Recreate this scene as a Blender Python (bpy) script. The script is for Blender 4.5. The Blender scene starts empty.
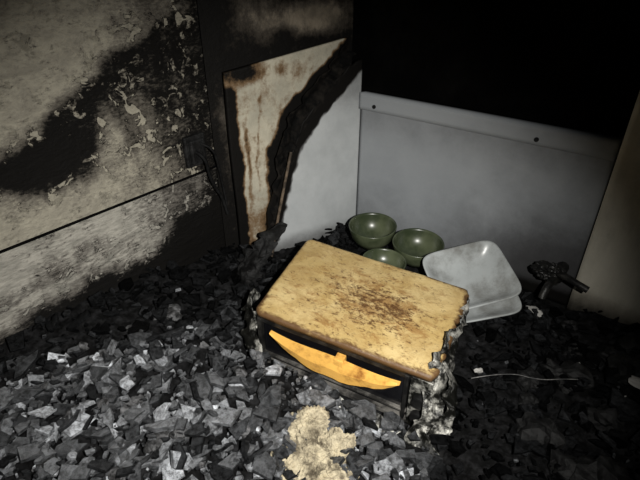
import bpy, bmesh, math, random
from mathutils import Vector, noise, Matrix
random.seed(7)
C=bpy.context; D=bpy.data
scn=C.scene
scn.view_settings.view_transform='Standard'
scn.view_settings.look='None'

def sm(a,b,x):
    if a==b: return float(x>a)
    t=max(0,min(1,(x-a)/(b-a))); return t*t*(3-2*t)
def interp(pts,x):
    if x<=pts[0][0]: return pts[0][1]
    for (a,b),(c,d) in zip(pts,pts[1:]):
        if x<=c: return b+(d-b)*(x-a)/(c-a)
    return pts[-1][1]
def fb(x,y,z,o=4): return noise.fractal(Vector((x,y,z)),0.8,2.0,o)
def G(a,b,x,y,ra,rb): return math.exp(-((x-a)/ra)**2-((y-b)/rb)**2)

# ---------------- materials ----------------
def newmat(name):
    m=D.materials.new(name); m.use_nodes=True
    nt=m.node_tree; b=nt.nodes['Principled BSDF']
    return m,nt,b
def N(nt,t,**k):
    n=nt.nodes.new(t)
    for a,v in k.items(): setattr(n,a,v)
    return n
def noise_n(nt,vec,scale,detail=8,rough=.6,dist=0.):
    n=N(nt,'ShaderNodeTexNoise'); n.inputs['Scale'].default_value=scale
    n.inputs['Detail'].default_value=detail; n.inputs['Roughness'].default_value=rough
    n.inputs['Distortion'].default_value=dist
    nt.links.new(vec,n.inputs['Vector']); return n.outputs['Fac']
def math_n(nt,op,a,b=None,c=None):
    n=N(nt,'ShaderNodeMath',operation=op)
    for i,v in enumerate((a,b,c)):
        if v is None: continue
        if isinstance(v,(int,float)): n.inputs[i].default_value=v
        else: nt.links.new(v,n.inputs[i])
    return n.outputs[0]
def mr(nt,v,a,b,c=0.,d=1.):
    n=N(nt,'ShaderNodeMapRange',interpolation_type='SMOOTHSTEP')
    nt.links.new(v,n.inputs[0])
    for i,x in enumerate((a,b,c,d)): n.inputs[i+1].default_value=x
    return n.outputs[0]
def mix(nt,f,a,b,bt='MIX'):
    n=N(nt,'ShaderNodeMix',data_type='RGBA',blend_type=bt)
    if isinstance(f,(int,float)): n.inputs[0].default_value=f
    else: nt.links.new(f,n.inputs[0])
    for i,v in ((6,a),(7,b)):
        if isinstance(v,tuple): n.inputs[i].default_value=(*v,1) if len(v)==3 else v
        else: nt.links.new(v,n.inputs[i])
    return n.outputs[2]
def bump(nt,b,h,s=.4,d=.005):
    n=N(nt,'ShaderNodeBump'); n.inputs['Strength'].default_value=s; n.inputs['Distance'].default_value=d
    nt.links.new(h,n.inputs['Height']); nt.links.new(n.outputs[0],b.inputs['Normal'])
def mapping(nt,vec,loc=(0,0,0),rot=(0,0,0),sc=(1,1,1)):
    n=N(nt,'ShaderNodeMapping'); nt.links.new(vec,n.inputs[0])
    n.inputs[1].default_value=loc;n.inputs[2].default_value=rot;n.inputs[3].default_value=sc
    return n.outputs[0]

def soot_mat(name,A,B,brown,black=(.006,.0055,.005),k=.7,ns=11,base_scale=5,stretch=(1,1,1),rot=(0,0,0),
             rough=.55,bs=.4,spec=.25,fine=.6,lo=(.10,.50),hi=(.42,.78),flake=0,drip=0):
    m,nt,b=newmat(name)
    tc=N(nt,'ShaderNodeTexCoord').outputs['Object']
    mp=mapping(nt,tc,rot=rot,sc=stretch)
    n1=noise_n(nt,mp,base_scale,9,.68,.15)
    base=mix(nt,mr(nt,n1,.36,.64),A,B)
    at=N(nt,'ShaderNodeAttribute',attribute_name='soot_tone').outputs['Fac']
    n2=noise_n(nt,tc,ns,12,.7,.2)
    n3=noise_n(nt,mp,ns*6,8,.75)
    nn=math_n(nt,'ADD',math_n(nt,'MULTIPLY',math_n(nt,'SUBTRACT',n2,.5),k*2),math_n(nt,'MULTIPLY',math_n(nt,'SUBTRACT',n3,.5),k*fine*1.6))
    s=math_n(nt,'ADD',at,nn)
    h=math_n(nt,'ADD',n1,math_n(nt,'MULTIPLY',n3,.5))
    if drip:
        nd=noise_n(nt,mapping(nt,tc,sc=(1,1,.10)),34,6,.7)
        s=math_n(nt,'ADD',s,math_n(nt,'MULTIPLY',math_n(nt,'SUBTRACT',nd,.5),drip))
    if flake:
        nf=noise_n(nt,tc,26,6,.62,.8)
        fl=mr(nt,nf,.565,.585)
        zone=math_n(nt,'MULTIPLY',mr(nt,s,.15,.40),mr(nt,s,1.0,.70))
        s=math_n(nt,'SUBTRACT',s,math_n(nt,'MULTIPLY',math_n(nt,'MULTIPLY',fl,zone),flake))
        fe=mr(nt,math_n(nt,'ABSOLUTE',math_n(nt,'SUBTRACT',nf,.567)),.018,.0)
        s=math_n(nt,'ADD',s,math_n(nt,'MULTIPLY',math_n(nt,'MULTIPLY',fe,zone),.5))
        h=math_n(nt,'ADD',h,math_n(nt,'MULTIPLY',math_n(nt,'MULTIPLY',fl,zone),.5))
    c=mix(nt,mr(nt,s,*lo),base,brown)
    c=mix(nt,mr(nt,s,*hi),c,black)
    nt.links.new(c,b.inputs['Base Color'])
    b.inputs['Roughness'].default_value=rough
    nt.links.new(mr(nt,s,.3,.65,spec,.08),b.inputs['Specular IOR Level'])
    bump(nt,b,h,bs,.01)
    return m
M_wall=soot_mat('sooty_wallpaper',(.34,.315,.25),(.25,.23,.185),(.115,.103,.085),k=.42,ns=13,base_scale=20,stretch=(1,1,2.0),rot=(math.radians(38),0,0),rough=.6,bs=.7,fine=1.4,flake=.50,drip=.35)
M_wall_low=soot_mat('sooty_wall_lower',(.38,.36,.315),(.24,.23,.20),(.115,.105,.092),k=.50,ns=9,base_scale=18,stretch=(1,1,3.0),rot=(math.radians(-32),0,0),rough=.6,bs=.7,fine=1.5,flake=.3,drip=.5)
M_corner=soot_mat('burnt_corner_wall',(.22,.185,.14),(.11,.093,.07),(.05,.042,.033),k=.50,ns=9,base_scale=12,rough=.6,bs=.5,fine=.9,drip=.4)
M_white=soot_mat('sooty_white_panel',(.29,.305,.32),(.25,.265,.28),(.06,.06,.062),k=.12,ns=6,base_scale=3,rough=.5,bs=.08)
M_side=soot_mat('smoky_side_panel',(.42,.435,.44),(.34,.355,.36),(.10,.10,.10),k=.14,ns=7,base_scale=4,rough=.5,bs=.1)
M_cream=soot_mat('scorched_cream_board',(.46,.425,.335),(.32,.30,.24),(.15,.095,.05),k=.46,ns=11,base_scale=8,rough=.5,bs=.4,fine=1.0,drip=.45)
M_beige=soot_mat('smoked_beige_board',(.52,.49,.41),(.43,.405,.335),(.18,.165,.135),k=.22,ns=6,base_scale=6,stretch=(1,1,.3),rough=.5,bs=.2)

def charred(name,c1=(.006,.006,.006),c2=(.03,.03,.03),sc=30,rough=.6,bs=.6,metal=0,spec=.35,rng=(.4,.68)):
    m,nt,b=newmat(name); tc=N(nt,'ShaderNodeTexCoord').outputs['Object']
    n=noise_n(nt,tc,sc,10,.7)
    nt.links.new(mix(nt,mr(nt,n,*rng),c1,c2),b.inputs['Base Color'])
    b.inputs['Roughness'].default_value=rough; b.inputs['Metallic'].default_value=metal
    b.inputs['Specular IOR Level'].default_value=spec
    bump(nt,b,n,bs,.01); return m
M_char=charred('charcoal_black',(.003,.003,.003),(.018,.018,.018),spec=.2)
M_blackwall=charred('blackened_wall',(.0012,.0012,.0012),(.004,.0038,.0035),6,.9,.3,spec=.04)
M_ash=charred('ash_bed',(.002,.002,.002),(.016,.016,.017),45,.8,1.0,spec=.1)
M_greyash=charred('grey_ash',(.01,.01,.01),(.14,.14,.145),40,.7,1.0,spec=.3)
M_foil=charred('crumpled_burnt_metal',(.006,.006,.005),(.46,.45,.41),24,.36,.5,.35,rng=(.46,.64))
M_darkmetal=charred('dark_metal',(.008,.008,.008),(.04,.038,.035),30,.4,.3,.4)
M_rail=charred('sooty_steel',(.05,.048,.045),(.38,.36,.33),22,.35,.2,.7)
M_plaster=charred('plaster_lump',(.07,.055,.035),(.46,.40,.28),22,.9,1.0,rng=(.36,.60))
M_glass,nt,b=newmat('black_glass'); b.inputs['Base Color'].default_value=(.004,.004,.005,1); b.inputs['Roughness'].default_value=.25
M_green,nt,b=newmat('green_glaze'); tc=N(nt,'ShaderNodeTexCoord').outputs['Object']
nt.links.new(mix(nt,mr(nt,noise_n(nt,tc,14,6),.35,.7),(.030,.040,.020),(.085,.098,.056)),b.inputs['Base Color']); b.inputs['Roughness'].default_value=.3
M_dish,nt,b=newmat('white_ceramic'); tc=N(nt,'ShaderNodeTexCoord').outputs['Object']
nt.links.new(mix(nt,mr(nt,noise_n(nt,tc,9,8,.7),.42,.72),(.36,.38,.38),(.17,.17,.16)),b.inputs['Base Color']); b.inputs['Roughness'].default_value=.3
M_pale,nt,b=newmat('pale_fragment'); b.inputs['Base Color'].default_value=(.36,.35,.33,1)

M_shard,nt,b=newmat('charred_shards')
tc=N(nt,'ShaderNodeTexCoord').outputs['Object']
at=N(nt,'ShaderNodeAttribute',attribute_name='shade')
n=noise_n(nt,tc,85,9,.8)
nt.links.new(mix(nt,1.0,at.outputs['Color'],mix(nt,mr(nt,n,.38,.62),(.22,.22,.22),(1.6,1.6,1.6)),'MULTIPLY'),b.inputs['Base Color']); b.inputs['Roughness'].default_value=.38
nt.links.new(mr(nt,at.outputs['Fac'],.0,.12,.04,.8),b.inputs['Specular IOR Level'])
bump(nt,b,n,1.0,.008)

M_top,nt,b=newmat('scorched_cream_enamel')
tc=N(nt,'ShaderNodeTexCoord').outputs['Object']
def blob(cx,cy,rx,ry):
    mp=mapping(nt,tc,loc=(-cx/rx,-cy/ry,0),sc=(1/rx,1/ry,0))
    l=N(nt,'ShaderNodeVectorMath',operation='LENGTH'); nt.links.new(mp,l.inputs[0])
    return mr(nt,l.outputs['Value'],1.0,0.0)
tcr=mapping(nt,tc,rot=(0,0,math.radians(-25)),sc=(.7,1.2,1))
n1=noise_n(nt,tc,7,8,.6); n2=noise_n(nt,tcr,85,10,.82); n3=noise_n(nt,tc,18,10,.75,.5); n4=noise_n(nt,tcr,30,10,.78,.4)
ed=N(nt,'ShaderNodeAttribute',attribute_name='edge').outputs['Fac']
base=mix(nt,mr(nt,n1,.35,.65),(.64,.49,.235),(.50,.355,.14))
st=math_n(nt,'ADD',blob(-.43,.77,.17,.09),blob(-.46,.76,.30,.22))
c=mix(nt,math_n(nt,'MULTIPLY',mr(nt,n3,.40,.64),.6),base,(.36,.225,.075))
c=mix(nt,math_n(nt,'MULTIPLY',mr(nt,math_n(nt,'ADD',math_n(nt,'MULTIPLY',st,.065),n4),.52,.66),.75),c,(.26,.13,.038))
c=mix(nt,math_n(nt,'MULTIPLY',mr(nt,math_n(nt,'ADD',math_n(nt,'MULTIPLY',st,.060),n2),.555,.65),.9),c,(.08,.032,.010))
c=mix(nt,mr(nt,math_n(nt,'ADD',ed,math_n(nt,'MULTIPLY',math_n(nt,'SUBTRACT',n4,.5),2.2)),.36,.92),c,(.10,.052,.02))
nt.links.new(c,b.inputs['Base Color']); b.inputs['Roughness'].default_value=.45
bump(nt,b,n4,.5,.005)
M_handle=charred('scorched_handle',(.24,.09,.018),(.72,.40,.09),13,.4,.25,rng=(.34,.56))

# ---------------- helpers ----------------
def obj(name,me,mat=None,parent=None,smooth=False):
    o=D.objects.new(name,me); C.collection.objects.link(o)
    if mat: me.materials.append(mat)
    if parent: o.parent=parent
    if smooth:
        for p in me.polygons: p.use_smooth=True
    return o
def mesh(name,v,f,mat=None,parent=None,smooth=False):
    me=D.meshes.new(name); me.from_pydata([tuple(x) for x in v],[],f); me.update()
    return obj(name,me,mat,parent,smooth)
def empty(name,loc=(0,0,0)):
    e=D.objects.new(name,None); C.collection.objects.link(e); e.location=loc; e.empty_display_size=.05; return e
def setattr_pt(o,name,fn):
    at=o.data.attributes.new(name,'FLOAT','POINT')
    at.data.foreach_set('value',[fn(*v.co) for v in o.data.vertices])
def grid(name,fn,nu,nv,mat,soot_tone=None,thick=0,parent=None,smooth=True):
    v=[];f=[]
    for j in range(nv+1):
        for i in range(nu+1): v.append(fn(i/nu,j/nv))
    for j in range(nv):
        for i in range(nu):
            a=j*(nu+1)+i; f.append((a,a+1,a+nu+2,a+nu+1))
    o=mesh(name,v,f,mat,parent,smooth)
    if soot_tone: setattr_pt(o,'soot_tone',soot_tone)
    if thick:
        m=o.modifiers.new('s','SOLIDIFY'); m.thickness=thick; m.offset=-1
    return o
def box(name,lo,hi,mat,parent=None,bev=0,fn=None,seg=2):
    bm=bmesh.new(); bmesh.ops.create_cube(bm,size=1)
    for v in bm.verts:
        v.co=Vector([lo[k]+(v.co[k]+.5)*(hi[k]-lo[k]) for k in range(3)])
    if bev: bmesh.ops.bevel(bm,geom=bm.edges[:],offset=bev,segments=seg,affect='EDGES',profile=.5)
    if fn:
        for v in bm.verts: v.co=Vector(fn(*v.co))
    me=D.meshes.new(name); bm.to_mesh(me); bm.free()
    return obj(name,me,mat,parent)

# ---------------- room ----------------
def soot_tone_left(x,y,z):
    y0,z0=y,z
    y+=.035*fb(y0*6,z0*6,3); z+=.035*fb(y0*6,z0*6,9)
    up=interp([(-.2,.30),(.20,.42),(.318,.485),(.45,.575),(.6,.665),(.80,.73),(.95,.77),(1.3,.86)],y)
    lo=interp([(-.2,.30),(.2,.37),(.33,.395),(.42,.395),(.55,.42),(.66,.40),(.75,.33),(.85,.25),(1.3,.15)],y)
    s=.15+sm(up+.03,up-.03,z)*sm(lo-.05,lo+.05,z)*.56  # darkens a diagonal band between the two height curves
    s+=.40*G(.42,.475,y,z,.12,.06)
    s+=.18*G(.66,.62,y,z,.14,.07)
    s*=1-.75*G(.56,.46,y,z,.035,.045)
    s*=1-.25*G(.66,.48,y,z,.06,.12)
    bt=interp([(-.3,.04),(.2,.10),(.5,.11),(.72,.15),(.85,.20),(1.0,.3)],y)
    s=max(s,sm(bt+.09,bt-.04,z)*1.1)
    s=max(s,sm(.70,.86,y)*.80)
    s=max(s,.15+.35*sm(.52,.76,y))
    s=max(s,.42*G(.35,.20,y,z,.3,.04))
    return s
grid('wall_left',lambda u,w:(-1.08,-.6+1.5*u,.309+w*1.0),150,100,M_wall,soot_tone_left)
grid('wall_left_lower',lambda u,w:(-1.078+.006*noise.noise(Vector((u*9,w*3,0))),-.6+1.5*u,-.05+w*.354),150,36,M_wall_low,soot_tone_left)
box('trim_1',(-1.085,-.6,.3035),(-1.0755,.86,.3085),M_blackwall)
bx=lambda y:-1.349+.376*y
def soot_corner(x,y,z):
    s=.95
    s-=1.0*G(1.18,.70,y,z,.13,.05)
    s-=.50*G(.99,.72,y,z,.06,.07)
    s-=.35*G(.90,.40,y,z,.03,.25)
    s+=.3*G(1.08,.66,y,z,.03,.02)
    return s
grid('wall_corner',lambda u,w:(bx(.86+.46*u)-.035,.86+.46*u,-.03+w*1.35),60,150,M_corner,soot_corner)
def soot_board(x,y,z):
    y0,z0=y,z
    y+=.010*fb(y0*20,z0*14,5)
    s=.16
    s=max(s,1.0*sm(.925,.905,y)*sm(.58,.52,z))
    s=max(s,1.0*G(.93,.580,y,z,.07,.034))
    s=max(s,.60*G(1.045,.575,y,z,.025,.025))
    edge=interp([(0,.965),(.2,.985),(.35,1.0),(.46,1.052),(.56,1.165),(.64,1.25)],z)
    s=max(s,sm(edge-.02,edge+.012,y))
    s=max(s,.50*math.exp(-((y-.935)/.008)**2)*sm(.1,.2,z)*sm(.50,.40,z))
    s=max(s,.40*math.exp(-((y-.96-.1*max(0,z-.3))/.006)**2)*sm(.05,.3,z)*sm(.56,.50,z))
    s=max(s,.40*G(1.10,.56,y,z,.03,.04))
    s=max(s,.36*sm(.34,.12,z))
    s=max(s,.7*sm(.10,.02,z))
    return s
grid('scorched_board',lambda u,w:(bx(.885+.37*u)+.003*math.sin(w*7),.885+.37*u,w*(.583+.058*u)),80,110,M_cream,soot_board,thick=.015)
top_pts=[(.955,.15),(.99,.24),(1.045,.34),(1.083,.43),(1.18,.53),(1.24,.575),(1.28,.585)]
def side(u,w):
    y=.955+.315*u
    return (-.955+.125*u,y,w*(interp(top_pts,y)+.012*noise.noise(Vector((y*60,0,0)))))
def soot_side(x,y,z):
    e=interp([(0,.965),(.04,.985),(.24,1.035),(.35,1.075),(.46,1.17),(.5,1.22),(.56,1.275),(.62,1.33)],z)
    e+=.008*fb(y*25,z*25,0)
    s=sm(e+.010,e-.012,y)
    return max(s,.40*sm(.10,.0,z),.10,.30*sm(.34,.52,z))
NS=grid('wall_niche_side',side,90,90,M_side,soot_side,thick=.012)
def soot_falloff_back(x,y,z):
    s=.10+.18*sm(.30,.0,z)+.32*sm(-.60,-.12,x)*sm(.45,.1,z)+.15*sm(.3,.44,z)  # rightward term puts the light's falloff into the panel colour
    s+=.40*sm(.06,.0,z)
    return s
grid('wall_back',lambda u,w:(-.83+.72*u,1.272,w*.44),72,44,M_white,soot_falloff_back,thick=.02)
grid('trim_2',lambda u,w:(-.832+.722*u,1.262,.437+w*.05),72,4,M_white,lambda x,y,z:.04+.15*sm(-.6,-.1,x),thick=.04)  # lip also painted dimmer rightward, following the light's falloff
for i,(hx,hz) in enumerate(((-.775,.452),(-.29,.452))):
    bpy.ops.mesh.primitive_cylinder_add(vertices=20,radius=.006,depth=.004,location=(hx,1.261,hz),rotation=(math.pi/2,0,0))
    o=C.object; o.name='screw_hole' if i==0 else 'screw_hole.001'; o.data.materials.append(M_char)
box('wall_upper',(-1.1,1.305,-.05),(1.2,1.34,1.35),M_blackwall)
def soot_right(x,y,z):
    return .10+.75*sm(.56,.70,z)+.5*sm(.10,.02,z)+.10*sm(.1,-.1,x)
grid('wall_right',lambda u,w:(-.105+.9*u,1.255-.02*u,w*.80),70,60,M_beige,soot_right,thick=.03)

# ---------------- countertop & debris ----------------
box('countertop',(-1.1,-.6,-.04),(1.0,1.30,-.012),M_char)
FL=Vector((-.647,.580));FR=Vector((-.223,.647));BL=Vector((-.754,.909));BR=Vector((-.284,.960))
TW=.16
def warp(u,v,w):
    p=FL*(1-u)*(1-v)+FR*u*(1-v)+BL*(1-u)*v+BR*u*v
    return (p.x,p.y,w)
def intoaster(x,y,mg=.0):
    c=(FL+FR+BL+BR)/4
    d=Vector((x,y))-c
    a=math.radians(10); lx=d.x*math.cos(a)+d.y*math.sin(a); ly=-d.x*math.sin(a)+d.y*math.cos(a)
    return abs(lx)<.22+mg and abs(ly)<.165+mg
def H(x,y):
    h=.008
    h+=.055*sm(-.35,-.60,x)*sm(.75,.45,y)
    h+=.03*sm(-.85,-1.08,x)
    h+=.02*G(-.78,.68,x,y,.1,.1)
    h+=.035*sm(-.12,.15,x)
    h+=.020*fb(x*7,y*7,1)
    if intoaster(x,y,.015) : h=min(h,.0)
    return max(h,-.008)
def ashp(u,w):
    x=-1.08+1.98*u; y=-.5+1.76*w
    return (x,y,H(x,y)+.005*fb(x*30,y*30,3)+.003*noise.noise(Vector((x*90,y*90,0)))-.004)
ash=grid('charred_debris_pile',ashp,260,230,M_ash)
V=[];F=[];COL=[]
def shard(x,y,z,r,tilt,shade,th):
    n=random.choice((3,4,4,5,5,6)); a0=random.random()*6.28
    asp=random.uniform(.45,1); rot=Matrix.Rotation(random.random()*6.28,3,'Z')
    ax=Vector((random.gauss(0,1),random.gauss(0,1),0)); 
    if ax.length<.01: ax=Vector((1,0,0))
    R=Matrix.Rotation(tilt,3,ax.normalized())@rot
    pts=[]
    for i in range(n):
        a=a0+6.283*(i+random.uniform(-.30,.30))/n; rr=r*random.uniform(.6,1.25)
        pts.append(Vector((math.cos(a)*rr,math.sin(a)*rr*asp,0)))
    b0=len(V); c=Vector((x,y,z))
    apex=c+R@Vector((random.uniform(-.3,.3)*r,random.uniform(-.3,.3)*r*asp,th/2+r*random.uniform(-.05,.15)))
    for p in pts: V.append(c+R@(p+Vector((0,0,th/2+random.uniform(-.06,.06)*r))))
    for p in pts: V.append(c+R@(p*1.05+Vector((0,0,-th/2))))
    V.append(apex); ia=b0+2*n
    for i in range(n):
        j=(i+1)%n
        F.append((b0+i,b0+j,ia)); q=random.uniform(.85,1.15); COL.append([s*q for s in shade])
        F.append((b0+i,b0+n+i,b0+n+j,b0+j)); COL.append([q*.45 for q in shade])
    F.append(tuple(range(b0+2*n-1,b0+n-1,-1))); COL.append(shade)
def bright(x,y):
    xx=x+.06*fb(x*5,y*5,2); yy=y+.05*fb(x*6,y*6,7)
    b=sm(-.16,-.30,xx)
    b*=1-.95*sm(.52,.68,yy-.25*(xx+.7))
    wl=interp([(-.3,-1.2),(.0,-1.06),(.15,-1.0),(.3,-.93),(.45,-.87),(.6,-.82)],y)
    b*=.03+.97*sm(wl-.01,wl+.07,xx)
    b*=1-.7*G(-.70,.58,x,y,.06,.08)  # toaster's shadow painted into the flakes on its left
    b*=1-.6*G(-.52,.49,x,y,.05,.06)  # shadow by the plaster lump and toaster, put into flake colour
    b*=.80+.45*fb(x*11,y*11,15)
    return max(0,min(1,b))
bowlspots=[(-.69,1.145,.075),(-.535,1.165,.075),(-.60,1.04,.05),(-.33,1.09,.10)]
for i in range(19000):
    x=random.uniform(-1.06,.75); y=random.uniform(-.15,1.23)
    if x>.2 and random.random()<.6: continue
    if intoaster(x,y,.022): continue
    if any((x-a)**2+(y-b_)**2<(c_*.8)**2 for a,b_,c_ in bowlspots): continue
    if y>.90 and x<-.88: continue
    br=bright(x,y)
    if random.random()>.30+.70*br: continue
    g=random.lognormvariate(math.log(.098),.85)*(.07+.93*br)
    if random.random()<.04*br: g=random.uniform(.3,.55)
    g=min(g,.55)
    r=random.choice((.003,.004,.005,.006,.008,.010,.013,.017,.022,.029))*random.uniform(.8,1.25)
    t=random.gauss(0,.42)
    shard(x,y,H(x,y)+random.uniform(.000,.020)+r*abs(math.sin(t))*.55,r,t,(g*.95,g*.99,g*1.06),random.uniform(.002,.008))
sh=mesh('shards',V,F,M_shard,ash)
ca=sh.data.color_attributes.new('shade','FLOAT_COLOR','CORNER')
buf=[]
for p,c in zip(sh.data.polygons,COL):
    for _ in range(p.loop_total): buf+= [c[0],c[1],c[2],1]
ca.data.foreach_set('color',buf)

def lump(name,loc,rad,mat,seed=0,amp=.35,sc=2.2,sub=5,parent=None,rot=0,det=.12,facet=0):
    bm=bmesh.new(); bmesh.ops.create_icosphere(bm,subdivisions=sub,radius=1)
    R=Matrix.Rotation(rot,3,'Z')
    rr=random.Random(seed)
    planes=[(Vector((rr.gauss(0,1),rr.gauss(0,1),rr.gauss(0,1))).normalized(),rr.uniform(.55,.85)) for _ in range(facet)]
    for v in bm.verts:
        d=v.co.normalized(); o=Vector((seed*7.1,seed*3.3,0))
        k=1+amp*noise.noise(d*sc+o)
        for pn,pd in planes:
            q=d.dot(pn)
            if q>.05: k=min(k,pd/q)
        k+=det*noise.fractal(d*6+o,.9,2.1,5)
        p=d*k; p=Vector((p.x*rad[0],p.y*rad[1],p.z*rad[2]))
        p=R@p+Vector(loc); p.z=max(p.z,-.008); v.co=p
    me=D.meshes.new(name); bm.to_mesh(me); bm.free()
    return obj(name,me,mat,parent,False)
PC=empty('plaster_chunk')
for i,(x,y,z,a,b_,c_,ro) in enumerate(((-.385,.470,.005,.075,.095,.055,35),(-.335,.430,.005,.060,.055,.050,10),(-.415,.500,.035,.042,.046,.036,70),
        (-.37,.445,.035,.040,.036,.030,20),(-.345,.495,.01,.044,.045,.034,50),(-.43,.455,.01,.045,.04,.038,0),(-.30,.46,.005,.025,.020,.02,0),(-.40,.405,.01,.045,.04,.04,0))):
    lump('piece_%d'%(i+1),(x,y,z),(a,b_,c_),M_plaster,20+i,.4,2.2,6,PC,math.radians(ro),.15,facet=14)
for i in range(30):
    x=random.uniform(-.12,.35);y=random.uniform(.55,1.18); r=random.uniform(.02,.05)
    lump('rubble_%d'%(i+1),(x,y,H(x,y)+r*.3),(r,r*random.uniform(.6,1.2),r*.7),M_char,i,.6,1.6,3,ash)
for i in range(44):
    x=random.uniform(-.95,-.45);y=random.uniform(.05,.54); r=random.uniform(.008,.022)
    lump('chunk_%d'%(i+1),(x,y,H(x,y)+r*.5),(r,r*random.uniform(.6,1.2),r*.8),M_greyash,i+60,.8,1.6,3,ash,det=.1,facet=10)
for i,(x,y,r) in enumerate(((.10,.98,.035),(.07,.92,.025),(-.165,1.15,.025),(-.20,.85,.014),(-.02,1.0,.012))):
    lump('pale_bit_%d'%(i+1),(x,y,H(x,y)+.025),(r,r*.5,.006),M_pale,i+40,.5,1.5,3,ash,rot=i*1.3,facet=8)

# ---------------- toaster oven ----------------
T=empty('toaster_oven')
box('casing',(.03,.06,.0),(.97,.97,TW-.008),M_darkmetal,T,.004,warp)
def toppart():
    nu,nv=80,60; r=.045; v=[];f=[];e=[]
    def P(a,b):
        x=a*.5;y=b*.5; hx=.5;hy=.5; rx=r;ry=r*1.35
        ax=abs(x)-(hx-rx); ay=abs(y)-(hy-ry)
        if ax>0 and ay>0:
            px=ax/rx;py=ay/ry; m=max(px,py); l=math.hypot(px,py)
            k=m/l if l>0 else 1
            x=math.copysign(hx-rx+ax*k,x); y=math.copysign(hy-ry+ay*k,y)
        return x+.5,y+.5
    for j in range(nv+1):
        for i in range(nu+1):
            a=-1+2*i/nu;b_=-1+2*j/nv
            x,y=P(a,b_)
            if a>.93: x-=.03*abs(noise.noise(Vector((1,y*13,0))))*(a-.93)/.07
            d=min((1-abs(a))*.22,(1-abs(b_))*.165)
            z=TW-.004*max(0,1-d/.006)**2+.002*noise.noise(Vector((x*6,y*5,0)))
            v.append(warp(x,y,z)); e.append(max(0,1-d/.024)*(1.0 if b_<-.5 or a>.5 else .6))
    W=nu+1
    for j in range(nv):
        for i in range(nu):
            a=j*W+i; f.append((a,a+1,a+W+1,a+W))
    ring=[i for i in range(W)]+[j*W+nu for j in range(1,nv+1)]+[nv*W+i for i in range(nu-1,-1,-1)]+[j*W for j in range(nv-1,0,-1)]
    b0=len(v)
    for q in ring:
        p=v[q]; v.append((p[0],p[1],TW-.014)); e.append(1)
    m=len(ring)
    for i in range(m):
        j=(i+1)%m; f.append((ring[i],b0+i,b0+j,ring[j]))
    f.append(tuple(b0+i for i in range(m-1,-1,-1)))
    o=mesh('top_panel',v,f,M_top,T,True)
    at=o.data.attributes.new('edge','FLOAT','POINT'); at.data.foreach_set('value',e)
toppart()
box('front_rail_upper',(.02,.01,TW-.030),(.98,.07,TW-.015),M_darkmetal,T,.002,warp)
box('front_rail_lower',(.02,.0,.008),(.90,.05,.018),M_rail,T,.002,warp)
box('front_rail_mid',(.03,.005,.034),(.88,.04,.039),M_rail,T,.0015,warp)
box('door_glass',(.05,.03,.02),(.87,.055,TW-.03),M_glass,T,.002,warp)
box('door_stile_right',(.855,.0,.01),(.875,.05,TW-.02),M_darkmetal,T,.002,warp)
box('door_stile_left',(.02,.0,.01),(.045,.05,TW-.02),M_darkmetal,T,.002,warp)
box('control_panel',(.885,.0,.005),(.99,.06,TW-.016),M_foil,T,.003,warp)
for i,z in enumerate((.045,.09)):
    p=warp(.94,-.015,z)
    bpy.ops.mesh.primitive_cylinder_add(vertices=24,radius=.014,depth=.016,location=p,rotation=(math.pi/2,0,math.radians(9)))
    o=C.object;o.name='knob_%d'%(i+1);o.data.materials.append(M_char);o.parent=T
for i,(u,v) in enumerate(((.08,.1),(.92,.1),(.08,.92),(.92,.92))):
    p=warp(u,v,-.002)
    bpy.ops.mesh.primitive_cylinder_add(vertices=16,radius=.014,depth=.02,location=p)
    o=C.object;o.name='foot_%d'%(i+1);o.data.materials.append(M_char);o.parent=T
v=[];f=[];n=60
for i in range(n+1):
    t=i/n; u=.11+.73*t
    top=TW-.040-.003*math.sin(t*9) ; sag=.058*math.sin(math.pi*t)**.8+.003+.002*math.sin(t*23)+.002*noise.noise(Vector((t*20,0,0)))
    vv=-.02-.02*math.sin(math.pi*t)
    for (dv,z) in ((0,top),(-.012,top-sag*.5),(0,top-sag),(.022,top-sag),(.022,top)):
        v.append(warp(u,vv+dv,z))
for i in range(n):
    a=i*5;b_=a+5
    for k in range(5): f.append((a+k,a+(k+1)%5,b_+(k+1)%5,b_+k))
f.append((0,4,3,2,1)); f.append(tuple(n*5+k for k in range(5)))
mesh('handle',v,f,M_handle,T)
box('handle_bracket_1',(.50,-.048,TW-.052),(.55,.02,TW-.034),M_handle,T,.003,warp)
def crumple(name,path,width,amp,nu=60,nv=14,mat=M_foil,parent=None,seed=0,thick=.001):
    def fn(u,w):
        k=u*(len(path)-1); i=min(int(k),len(path)-2); t=k-i
        p=Vector(path[i]).lerp(Vector(path[i+1]),t)
        q=Vector(width[i]).lerp(Vector(width[i+1]),t)
        edge=1+.5*noise.noise(Vector((u*14,seed,w>.5)))
        p=p+q*(w-.5)*edge
        p=p+noise.noise_vector(p*26+Vector((seed,0,0)))*amp+noise.noise_vector(p*60)*amp*.4
        p.z=max(p.z,.0)
        return tuple(p)
    return grid(name,fn,nu,nv,mat,None,thick,parent,False)
crumple('peeled_side_strip',[(-.276,.92,.155),(-.252,.82,.157),(-.240,.74,.15),(-.222,.67,.145),(-.220,.635,.10),(-.220,.615,.05),(-.215,.60,.01)],
        [(.010,0,-.01),(.018,0,-.02),(.028,0,-.06),(.045,0,-.05),(.045,.02,0),(.045,.02,0),(.06,.02,0)],.018,70,12,parent=T,seed=2)
crumple('peeled_corner_curl',[(-.215,.70,.14),(-.195,.66,.13),(-.185,.64,.09),(-.19,.62,.05)],
        [(.02,0,-.03),(.03,0,-.03),(.02,0,-.03),(.03,.02,0)],.016,40,9,parent=T,seed=21)
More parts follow.
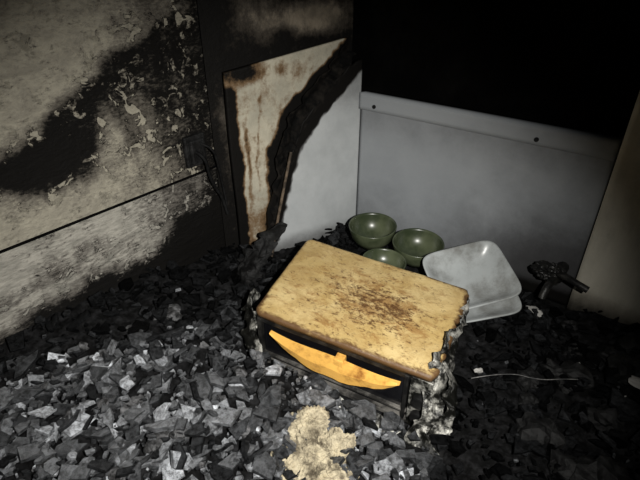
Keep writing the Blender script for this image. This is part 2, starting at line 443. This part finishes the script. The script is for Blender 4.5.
crumple('peeled_front_left',[(-.74,.66,.10),(-.70,.62,.135),(-.665,.585,.13),(-.64,.56,.09),(-.60,.56,.05)],
        [(.0,.03,.03),(.0,.02,.04),(0.02,.0,.04),(.03,.0,.03),(.03,0,.02)],.02,50,10,parent=T,seed=5)
crumple('peeled_left_edge',[(-.655,.60,.12),(-.69,.70,.11),(-.73,.80,.11),(-.76,.90,.10)],
        [(.03,0,.04)]*4,.014,70,12,mat=M_char,parent=T,seed=8)
crumple('burnt_door_seal',[(-.63,.555,.02),(-.5,.575,.012),(-.38,.59,.015),(-.25,.60,.012)],
        [(.0,.025,.02)]*4,.010,60,6,parent=T,seed=14)
crumple('charred_plastic_sheet',[(-.91,.77,.02),(-.895,.82,.07),(-.885,.87,.11),(-.875,.93,.15)],
        [(.11,-.02,0),(.10,.0,0),(.06,.02,0),(.01,.01,0)],.02,50,20,mat=M_char,seed=11)

# ---------------- bowls & dishes ----------------
def lathe(name,prof,loc,mat,tilt=(0,0,0),sq=0,seg=64,parent=None,scale=1):
    v=[];f=[]
    for r,z in prof:
        for i in range(seg):
            a=6.28318*i/seg; c,s=math.cos(a),math.sin(a)
            k=1
            if sq: k=1/((abs(c)**sq+abs(s)**sq)**(1/sq))
            v.append((r*k*c,r*k*s*scale,z))
    for j in range(len(prof)-1):
        for i in range(seg):
            a=j*seg+i;b_=j*seg+(i+1)%seg; f.append((a,b_,b_+seg,a+seg))
    f.append(tuple(range(seg-1,-1,-1))); f.append(tuple((len(prof)-1)*seg+i for i in range(seg)))
    o=mesh(name,v,f,mat,parent,True); o.location=loc; o.rotation_euler=tilt; return o
def bowlprof(R,h):
    out=[(R*.45,0),(R*.47,.006),(R*.52,.010),(R*.72,h*.25),(R*.88,h*.5),(R*.96,h*.78),(R,h*.97),(R*.99,h),(R*.96,h)]
    inn=[(R*.93,h*.9),(R*.90,h*.75),(R*.82,h*.52),(R*.66,h*.30),(R*.45,h*.18),(R*.2,h*.14),(R*.05,h*.135)]
    return out+inn
lathe('green_bowl',bowlprof(.076,.075),(-.685,1.150,.046),M_green,(.06,.02,0))
lathe('green_bowl.001',bowlprof(.078,.07),(-.532,1.163,.038),M_green,(.05,.04,0))
lathe('green_bowl.002',bowlprof(.064,.055),(-.565,1.018,.047),M_green,(0,.05,0))
def dishprof(R,h):
    return [(R*.5,0),(R*.55,.002),(R*.85,h*.5),(R,h),(R*1.01,h+.002),(R,h+.005),(R*.96,h+.004),(R*.82,h*.55+.004),(R*.6,.008),(R*.2,.006),(R*.02,.006)]
def settilt(o,nrm,yaw):
    q=Vector((0,0,1)).rotation_difference(Vector(nrm).normalized()); o.rotation_euler=(q.to_matrix()@Matrix.Rotation(yaw,3,'Z')).to_euler()
o=lathe('square_dish',dishprof(.110,.040),(-.338,1.095,.078),M_dish,sq=6,seg=96,scale=.88); settilt(o,(.15,-.36,1),math.radians(50))
o=lathe('square_dish.001',dishprof(.100,.03),(-.316,1.090,.046),M_dish,sq=6,seg=96,scale=.95); settilt(o,(.13,-.28,1),math.radians(47))

# ---------------- socket with cable ----------------
S=empty('wall_socket')
box('back_plate',(-1.08,.765,.335),(-1.066,.835,.425),M_char,S,.004)
box('socket_face',(-1.068,.775,.345),(-1.055,.825,.415),M_char,S,.006)
def curve(name,pts,r,mat,parent=None):
    cu=D.curves.new(name,'CURVE'); cu.dimensions='3D'; cu.bevel_depth=r; cu.bevel_resolution=3
    sp=cu.splines.new('NURBS'); sp.points.add(len(pts)-1)
    for p,q in zip(sp.points,pts): p.co=(*q,1)
    sp.use_endpoint_u=True; sp.order_u=3
    o=D.objects.new(name,cu); C.collection.objects.link(o); cu.materials.append(mat)
    if parent:o.parent=parent
    return o
M_cable=charred('charred_cable',(.002,.002,.002),(.010,.010,.010),40,.7,.4,spec=.15)
curve('cable_1',[(-1.055,.79,.38),(-1.03,.80,.37),(-1.04,.815,.30),(-1.05,.84,.25),(-1.05,.86,.22),(-1.04,.865,.16)],.005,M_cable,S)
curve('cable_2',[(-1.055,.81,.40),(-1.03,.83,.39),(-1.04,.85,.33),(-1.05,.865,.27),(-1.045,.87,.19)],.004,M_cable,S)
left=[(.96,.02),(.985,.2),(1.0,.35),(1.05,.46),(1.16,.56),(1.235,.635)]
right=[(.985,.02),(1.00,.10),(1.035,.22),(1.055,.30),(1.085,.40),(1.15,.48),(1.22,.55),(1.26,.60)]
def side_at(pts,t):
    k=t*(len(pts)-1); i=min(int(k),len(pts)-2); return Vector(pts[i]).lerp(Vector(pts[i+1]),k-i)
def flap(u,w):
    p=side_at(left,w).lerp(side_at(right,w),u)
    y,z=p; y+=.022*noise.noise(Vector((w*18,u>.5,0)))*(.3+abs(u-.5)*2)
    q=Vector((bx(y)+.032+.008*math.sin(u*5+w*3),y-.012,z))
    q+=noise.noise_vector(q*45)*.007
    q.z=max(q.z,.005)
    return tuple(q)
M_flap=charred('charred_flap',(.002,.002,.002),(.014,.012,.010),30,.8,.7,spec=.08)
grid('charred_flap',flap,16,90,M_flap,None,.003,NS,False)
M_rod=charred('scorched_wood_rod',(.03,.022,.015),(.15,.11,.075),30,.6,.4)
curve('charred_rod',[(-.930,.935,.01),(-.925,.955,.10),(-.915,.985,.22),(-.900,1.012,.35)],.0045,M_rod)

# ---------------- tap ----------------
TP=empty('burnt_tap')
def tube(name,pts,r,parent): return curve(name,pts,r,M_darkmetal,parent)
tube('wall_stem',[(-.145,1.26,.125),(-.145,1.225,.125),(-.145,1.19,.125)],.016,TP)
tube('spout',[(-.145,1.195,.125),(-.150,1.16,.13),(-.155,1.135,.115),(-.155,1.125,.095)],.010,TP)
tube('lever',[(-.145,1.19,.14),(-.125,1.175,.15),(-.095,1.16,.15),(-.065,1.155,.145)],.009,TP)
lump('melted_body',(-.170,1.20,.13),(.036,.026,.022),M_darkmetal,5,.6,2,4,TP)
lump('melted_cap',(-.15,1.19,.155),(.018,.014,.012),M_darkmetal,6,.6,2,4,TP)
M_wire=charred('burnt_wire',(.05,.05,.05),(.25,.24,.23),40,.5,.2)
curve('loose_wire',[(-.20,.80,.05),(-.14,.86,.06),(-.08,.88,.055),(-.03,.92,.06),(.0,.95,.05)],.0009,M_wire)

# ---------------- light, world, camera ----------------
w=D.worlds.new('World'); scn.world=w; w.use_nodes=True
w.node_tree.nodes['Background'].inputs[0].default_value=(.5,.6,.8,1)
w.node_tree.nodes['Background'].inputs[1].default_value=.002
def look(o,tgt): o.rotation_euler=(Vector(tgt)-o.location).to_track_quat('-Z','Y').to_euler()
L=D.lights.new('flashlight','SPOT'); L.energy=108; L.spot_size=math.radians(86); L.spot_blend=1.0; L.shadow_soft_size=.008; L.color=(1,.98,.93)
lo=D.objects.new('flashlight',L); C.collection.objects.link(lo); lo.location=(.10,.07,.89); look(lo,(-.64,.61,.10))
cam=D.cameras.new('camera'); cam.lens=27; cam.sensor_width=36
co=D.objects.new('camera',cam); C.collection.objects.link(co); co.location=(0,0,.86); co.rotation_euler=(math.radians(59),0,math.radians(38))
cam.clip_start=.01
scn.camera=co
